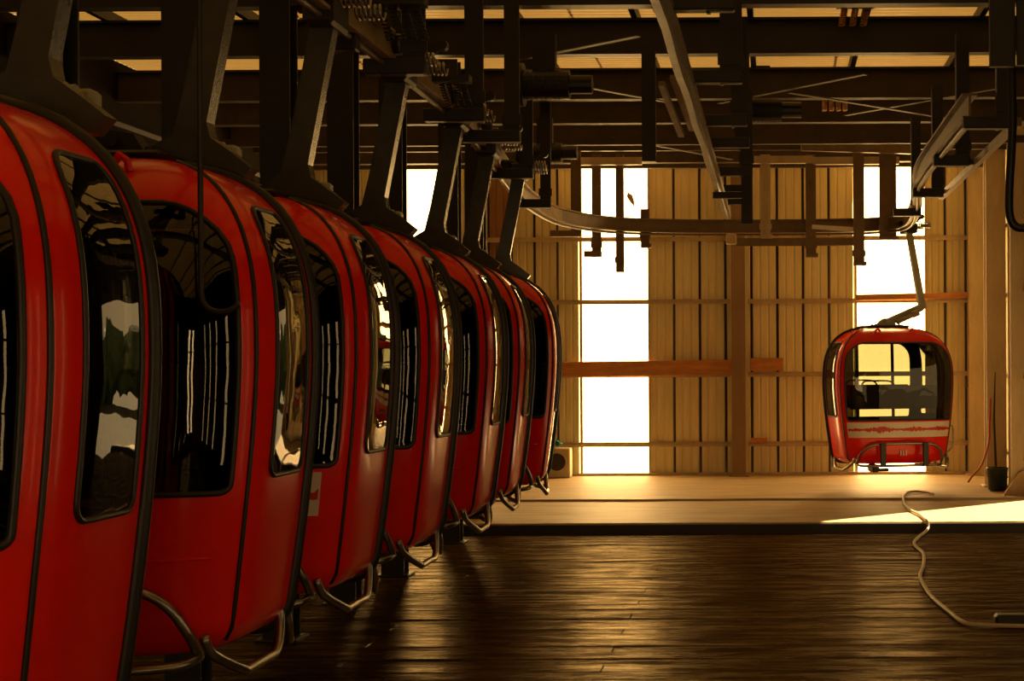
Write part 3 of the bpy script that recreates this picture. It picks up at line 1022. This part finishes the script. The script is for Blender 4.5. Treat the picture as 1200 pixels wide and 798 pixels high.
# portal bars that join the far hangers
for y_, x0, x1, z in ((22.84, -0.35, 0.62, 5.02), (22.84, 0.62, 1.9, 5.0), (22.6, -2.9, -1.9, 4.98)):
    MB().box(((x0 + x1) / 2, y_, z - RZ), (x1 - x0, 0.10, 0.11)).build('portal_bar', M['post'], trk)
MB().box((0.35, 22.86, 3.80 - RZ), (1.8, 0.03, 0.12)).build('splice_plate', M['hanger'], trk)
MB().bar((0.60, 22.8, 4.02 - RZ), (1.35, 22.8, 3.97 - RZ), 0.05, 0.06).build('pale_strut', M['white'], trk)
MB().cbox((-0.60, 22.8, 3.84 - RZ), (0.16, 0.12, 0.16), 0.02).build('junction_box', M['post'], trk)

# straight centre track
ctr = empty('centre_track', (-0.62, 0, RZ))
tag(ctr, 'straight pale overhead track running down the middle of the hall', 'track')
pth = [(0.006 * math.sin(k * 1.3), 6 + k * 0.5, 0.0) for k in range(31)]
MB().sweep([(p_[0], p_[1], 0.02 + 0.002 * (-1) ** k) for k, p_ in enumerate(pth)], rail_prof(0.05, 0.20)).build('rail_beam', M['rail'], ctr)
MB().sweep([(0.0, 5.5, 0.16), (0.0, 21.8, 0.12)], rail_prof(0.09, 0.06)).build('top_flange', M['rail'], ctr)
for y_ in (9.2, 11.6, 13.7, 15.1, 17.4):
    hang(ctr, y_, 0.32 if y_ < 13.3 else 0.34, 0.0, zf=RZ + 0.18, wd=0.17 if y_ < 13 else 0.14, ztop=5.1)
MB().box((0.34, 17.6, 0.40), (0.13, 0.06, 1.5)).build('track_hanger', M['dark'], ctr)
MB().box((0.15, 17.6, -0.02), (0.4, 0.09, 0.07)).build('foot', M['dark'], ctr)
for y_, z_ in ((19.4, 0.26), (20.4, 0.2)):
    MB().box((0.09, y_, z_), (0.32, 0.10, 0.085)).build('cross_cleat', M['dark'], ctr)
# hanging pair of slotted plates left of the centre track
p = at(762, 130, 14.5)
pg = empty('slotted_plate_hanger', (p.x, 14.5, p.z))
tag(pg, 'dark hanging plate with two pale slotted bars left of centre track', 'bracket')
MB().box((0, 0, 0.05), (0.13, 0.08, 1.05)).build('post', M['dark'], pg)
for k, x_ in enumerate((0.12, 0.23)):
    MB().bar((x_, -0.02 - 0.3 * 0, 0.26 + 0.06 * k), (x_ + 0.12, 1.1, -0.06 + 0.06 * k), 0.06, 0.05).build('slotted_bar', M['rail'], pg)

# drive motors
def motor(name, loc, s, label, side_=1):
    o = empty(name, loc)
    MB().cyl((-0.18 * s, 0, 0), (0.22 * s, 0, 0), 0.13 * s, 20).build('housing', M['black'], o)
    fins = MB()
    for k in range(8):
        x = (-0.15 + 0.04 * k) * s
        fins.cyl((x, 0, 0), (x + 0.012 * s, 0, 0), 0.136 * s, 20)
    fins.build('cooling_fins', M['black'], o)
    MB().cyl((0.22 * s, 0, 0), (0.42 * s, 0, 0), 0.085 * s, 16).build('gearbox', M['black'], o)
    MB().cyl((-0.30 * s, 0, 0), (-0.18 * s, 0, 0), 0.19 * s, 22).build('drive_wheel', M['rubber'], o)
    MB().box((0, 0, 0.25 * s), (0.2 * s, 0.12 * s, 0.4 * s)).build('mount', M['dark'], o)
    MB().cbox((-0.24 * s, -0.10 * s, -0.13 * s), (0.05 * s, 0.05 * s, 0.14 * s), 0.01).build('guard', M['copper'], o)
    tag(o, label, 'motor')
    return o
p = at(893, 129, 18.3)
motor('drive_motor', p, 1.15, 'black drive motor under the beam right of the centre track')
p = at(640, 98, 14.2)
motor('drive_motor', p, 1.05, 'large black drive motor above the left loop of the track')
p = at(640, 178, 19.0)
motor('drive_motor', p, 0.95, 'small black drive motor above the bend of the left track')

# clusters of coil springs on the beams
def springs(name, loc, n, pitch, L, rad, label, lean=0.0, m=None):
    m = m or M['copper']
    o = empty(name, loc)
    for k in range(n):
        c = Vector((k * pitch, 0, 0))
        pts = [c + Vector((rad * math.cos(j * 0.9) + lean * j / 60, rad * math.sin(j * 0.9), -L * j / 60)) for j in range(61)]
        MB().tube(pts, rad * 0.28, 5).build('coil_spring', m, o, smooth=True)
    MB().box(((n - 1) * pitch / 2, 0, 0.03), (n * pitch + 0.06, 0.12, 0.05)).build('spring_plate', M['post'] if m == M['copper'] else M['dark'], o)
    tag(o, label, 'spring')
springs('spring_cluster', at(992, 10, 15.0), 3, 0.105, 0.17, 0.03, 'three brass coil springs hanging under the roof at top right', -0.03)
springs('spring_cluster', at(968, 116, 19.3), 4, 0.085, 0.15, 0.028, 'row of brass coil springs above the pale bar before the far wall')
springs('spring_cluster', at(519, 96, 10.8), 4, 0.05, 0.16, 0.018, 'dark coil springs on the left track above the fourth cabin', 0.05, M['dark'])
springs('spring_cluster', at(448, 6, 9.25), 4, 0.07, 0.2, 0.022, 'coil springs at the top edge above the third cabin', 0.06, M['dark'])

# pale stop block with chain between the far hangers
p = at(952, 150, 22.4)
sg = empty('clamp_assembly', p)
tag(sg, 'brass clamp above the hanger post in the middle far opening', 'clamp')
for k, (dx, dz) in enumerate(((-0.07, 0.0), (0.07, 0.0), (-0.07, -0.13), (0.07, -0.13))):
    MB().cbox((dx, 0, dz), (0.09, 0.09, 0.09), 0.015).build('clamp_block', M['copper'], sg)
MB().box((0, 0, 0.2), (0.05, 0.04, 0.6)).build('spindle', M['dark'], sg)
p0 = at(940, 172, 22.2)
MB().bar(p0, p0 + Vector((1.75, 0.3, -0.02)), 0.09, 0.12).build('pale_bar', M['rail']).name = 'guide_bar'
tag(bpy.data.objects['guide_bar'], 'pale steel guide bar running right from the brass clamp', 'bar')

# side rail down the right wall
MB().sweep([(2.32, 14.4, 4.22 - RZ), (2.32, 21.0, 4.22 - RZ)], [(-0.03, 0), (0.03, 0), (0.03, 0.08), (-0.03, 0.08)]).build('guide_rail', M['rail'], trk)
for y_ in (14.6, 17.4, 20.4):
    MB().box((2.08, y_, 4.27 - RZ), (0.46, 0.05, 0.06)).build('guide_cleat', M['dark'], trk)

# hose at the right edge
hp = [at(1186, -152, 11.0), at(1187, 60, 11.0), at(1188, 150, 11.0), at(1184, 220, 11.0), at(1184, 252, 11.0), at(1190, 266, 11.0), at(1202, 268, 11.0), at(1215, 258, 11.0)]
tag(MB().tube(spline(hp, 6), 0.032, 10).build('black_hose', M['rubber'], smooth=True), 'black hose hanging in a hook at the right edge', 'hose')
p = at(1176, 40, 10.6)
dp = MB().box((p.x, 10.6, 4.9), (0.17, 0.06, 1.7)).box((p.x + 0.12, 10.55, 4.9), (0.05, 0.05, 1.7))
tag(dp.build('rail_post', M['dark']), 'broad dark steel post at the upper right edge', 'post')

# thin rod hanging in front of the second cabin, bent at its foot
hp = [at(236, -60, 5.75), at(236, 100, 5.75), at(236, 250, 5.75), at(236, 320, 5.75), at(237, 345, 5.75), at(243, 357, 5.75), at(256, 362, 5.75), at(270, 360, 5.75), at(281, 352, 5.75)]
tag(MB().tube(spline(hp, 5), 0.011, 8).build('bent_rod', M['dark'], smooth=True), 'thin bent rod hanging in front of the second cabin window', 'rod')

# ================================================================== THINGS ON THE FAR WALL AND FLOOR
def timber(u0, u1, v, h, label, y=D - 0.16, th=0.05, tilt=0.0):
    y = D - 0.141
    a, b_ = at(u0, v, y), at(u1, v, y)
    o = MB().cbox((0, 0, 0), (b_.x - a.x, th, h), 0.008).build('timber_plank', M['plank'], None, (a + b_) / 2)
    o.rotation_euler = (0, tilt, 0)
    return tag(o, label, 'plank', 'timber planks fixed across the far wall')
timber(640, 858, 431, 0.25, 'long reddish timber plank across the large bright wall sheet', tilt=R(-0.5))
timber(879, 918, 427, 0.21, 'short reddish timber plank end right of the middle column', y=D - 0.16)
timber(1003, 1146, 348, 0.10, 'rusty thin timber plank behind the lone cabin hanger', tilt=R(-1.0))
timber(879, 899, 516, 0.09, 'stub of dark timber low on the wall beside the middle column')

# heater box with round fan
p = at(654, 560, D - 0.35)
hb = empty('fan_heater', (p.x, D - 0.4, ZC2))
tag(hb, 'cream box heater with a round dark fan at the foot of the wall', 'heater')
MB().cbox((0, 0, 0.24), (0.42, 0.30, 0.48), 0.015).build('casing', M['cream'], hb)
g = MB().cyl((0, -0.165, 0.26), (0, -0.145, 0.26), 0.14, 28).build('fan_opening', M['beam'], hb)
gr = MB()
for r_ in (0.05, 0.09, 0.13):
    gr.tube([(r_ * math.cos(k * math.pi / 14), -0.17, 0.26 + r_ * math.sin(k * math.pi / 14)) for k in range(28)], 0.005, 5, closed=True)
gr.build('fan_grille', M['dark'], g)
# teal cloth on the heater
p = at(646, 528, D - 0.45)
tb = MB()
nn = 9
vs = []
for j in range(nn):
    for k in range(nn):
        a, c = k / (nn - 1) - 0.5, j / (nn - 1) - 0.5
        vs.append((a * 0.26, c * 0.22 + 0.02 * math.sin(9 * a), 0.05 + 0.05 * math.sin(7 * a + 3) * math.cos(8 * c) - 0.05 * max(0, abs(a) - 0.33)))
n2 = nn * nn
fs = [(j * nn + k, j * nn + k + 1, (j + 1) * nn + k + 1, (j + 1) * nn + k) for j in range(nn - 1) for k in range(nn - 1)]
tb.add(vs, fs)
to = tb.build('teal_cloth', M['teal'], None, (p.x + 0.03, D - 0.44, ZC2 + 0.505), smooth=True)
to.modifiers.new('thickness', 'SOLIDIFY').thickness = 0.01
tag(to, 'crumpled teal cloth on top of the cream heater', 'cloth')

# bucket, board, pole and cord at the foot of the right column
p = at(1172, 566, 21.9)
bk = empty('dark_bucket', (p.x - 0.04, 21.95, ZC2))
tag(bk, 'dark green bucket at the foot of the right column', 'bucket')
prof_ = [(0.10, 0.0), (0.135, 0.03), (0.15, 0.30), (0.16, 0.31), (0.16, 0.33), (0.14, 0.33)]
b = MB()
vs, fs = [], []
for r_, z in prof_:
    for k in range(24):
        vs.append((r_ * math.cos(k * math.pi / 12), r_ * math.sin(k * math.pi / 12), z))
for j in range(len(prof_) - 1):
    for k in range(24):
        fs.append((j * 24 + k, j * 24 + (k + 1) % 24, (j + 1) * 24 + (k + 1) % 24, (j + 1) * 24 + k))
fs.append(tuple(range(24))[::-1])
b.add(vs, fs).build('pail', M['green'], bk, smooth=True)
MB().tube(spline([(-0.16, 0, 0.30), (-0.14, -0.08, 0.20), (0, -0.17, 0.15), (0.14, -0.08, 0.20), (0.16, 0, 0.30)], 5), 0.006, 6).build('bail', M['dark'], bk, smooth=True)
p = at(1192, 560, 21.2)
bd = MB().prism([(-0.20, 0.0), (0.10, 0.0), (0.10, 0.36), (0.0, 0.30)], -0.02, 0.02).build('tan_board', M['tan_rubber'], None, (p.x, 21.2, ZC2))
tag(bd, 'tan triangular board leaning by the bucket', 'board')
p = at(1170, 440, 22.05)
tag(MB().tube([(3.16, 21.75, ZC2 + 0.35), (3.18, 22.05, ZC2 + 1.0), (3.21, 22.13, 1.85)], [0.018, 0.016, 0.008], 8).build('leaning_pole', M['dark']), 'thin dark pole leaning against the right column', 'pole')
pts = [at(1161, 468, 22.6), at(1159, 500, 22.5), at(1158, 520, 22.4), at(1150, 545, 22.3), at(1138, 560, 22.0), at(1134, 566, 21.9)]
pts = [Vector((q.x, q.y, max(q.z, ZC2 + 0.012))) for q in pts]
tag(MB().tube(spline(pts, 5), 0.014, 6).build('red_cord', M['cord'], smooth=True), 'thin red cord trailing down beside the right column', 'cord')
p = at(1136, 450, D - 0.12)
sw = empty('wall_switch', p)
tag(sw, 'small grey switch box with a wire on the wall right of the lone cabin', 'switch')
MB().cbox((0, 0, 0), (0.13, 0.07, 0.15), 0.012).build('box', M['arm'], sw)
MB().cyl((0, -0.05, 0), (0, -0.03, 0), 0.035, 14).build('knob', M['cream'], sw)
MB().tube(spline([(0.02, -0.02, 0.07), (0.10, -0.03, 0.2), (0.12, -0.02, 0.45), (0.05, -0.02, 0.8)], 4), 0.008, 6).build('wire', M['tan_rubber'], sw)

# cable snaking over the platform edge and the boards
raw = [(1093, 580), (1085, 578), (1068, 577), (1059, 581), (1058, 590), (1065, 598), (1077, 604), (1083, 609)]
pts = []
for u, v in raw:
    yv = F * (EYE - ZC1 - 0.02) / (v - 423)
    z = ZC1 + 0.022
    if yv > STEP - 0.04:
        yv = F * (EYE - ZC2 - 0.02) / (v - 423)
        z = ZC2 + 0.022
    pts.append(Vector(((u - 905) / F * yv, yv, z)))
pts.append(Vector((pts[-1].x + 0.01, EDGE - 0.06, ZC1 + 0.01)))
pts.append(Vector((pts[-1].x, EDGE - 0.10, 0.05)))
raw2 = [(1076, 630), (1070, 637), (1074, 643), (1081, 650), (1081, 664), (1077, 676), (1083, 690), (1092, 702), (1108, 716), (1128, 731), (1150, 734), (1180, 735), (1215, 736)]
for u, v in raw2:
    yv = F * (EYE - 0.02) / (v - 423)
    pts.append(Vector(((u - 905) / F * yv, yv, 0.022)))
cb = MB().tube(spline(pts, 5), 0.017, 8).build('floor_cable', M['cable'], smooth=True)
tag(cb, 'pale cable snaking over the platform edge and across the boards', 'cable')
p = Vector(((1190 - 905) / F * 11.68, 11.68, 0.055))
pg = MB().cbox(p, (0.34, 0.14, 0.09), 0.02).build('cable_plug', M['black'], cb)
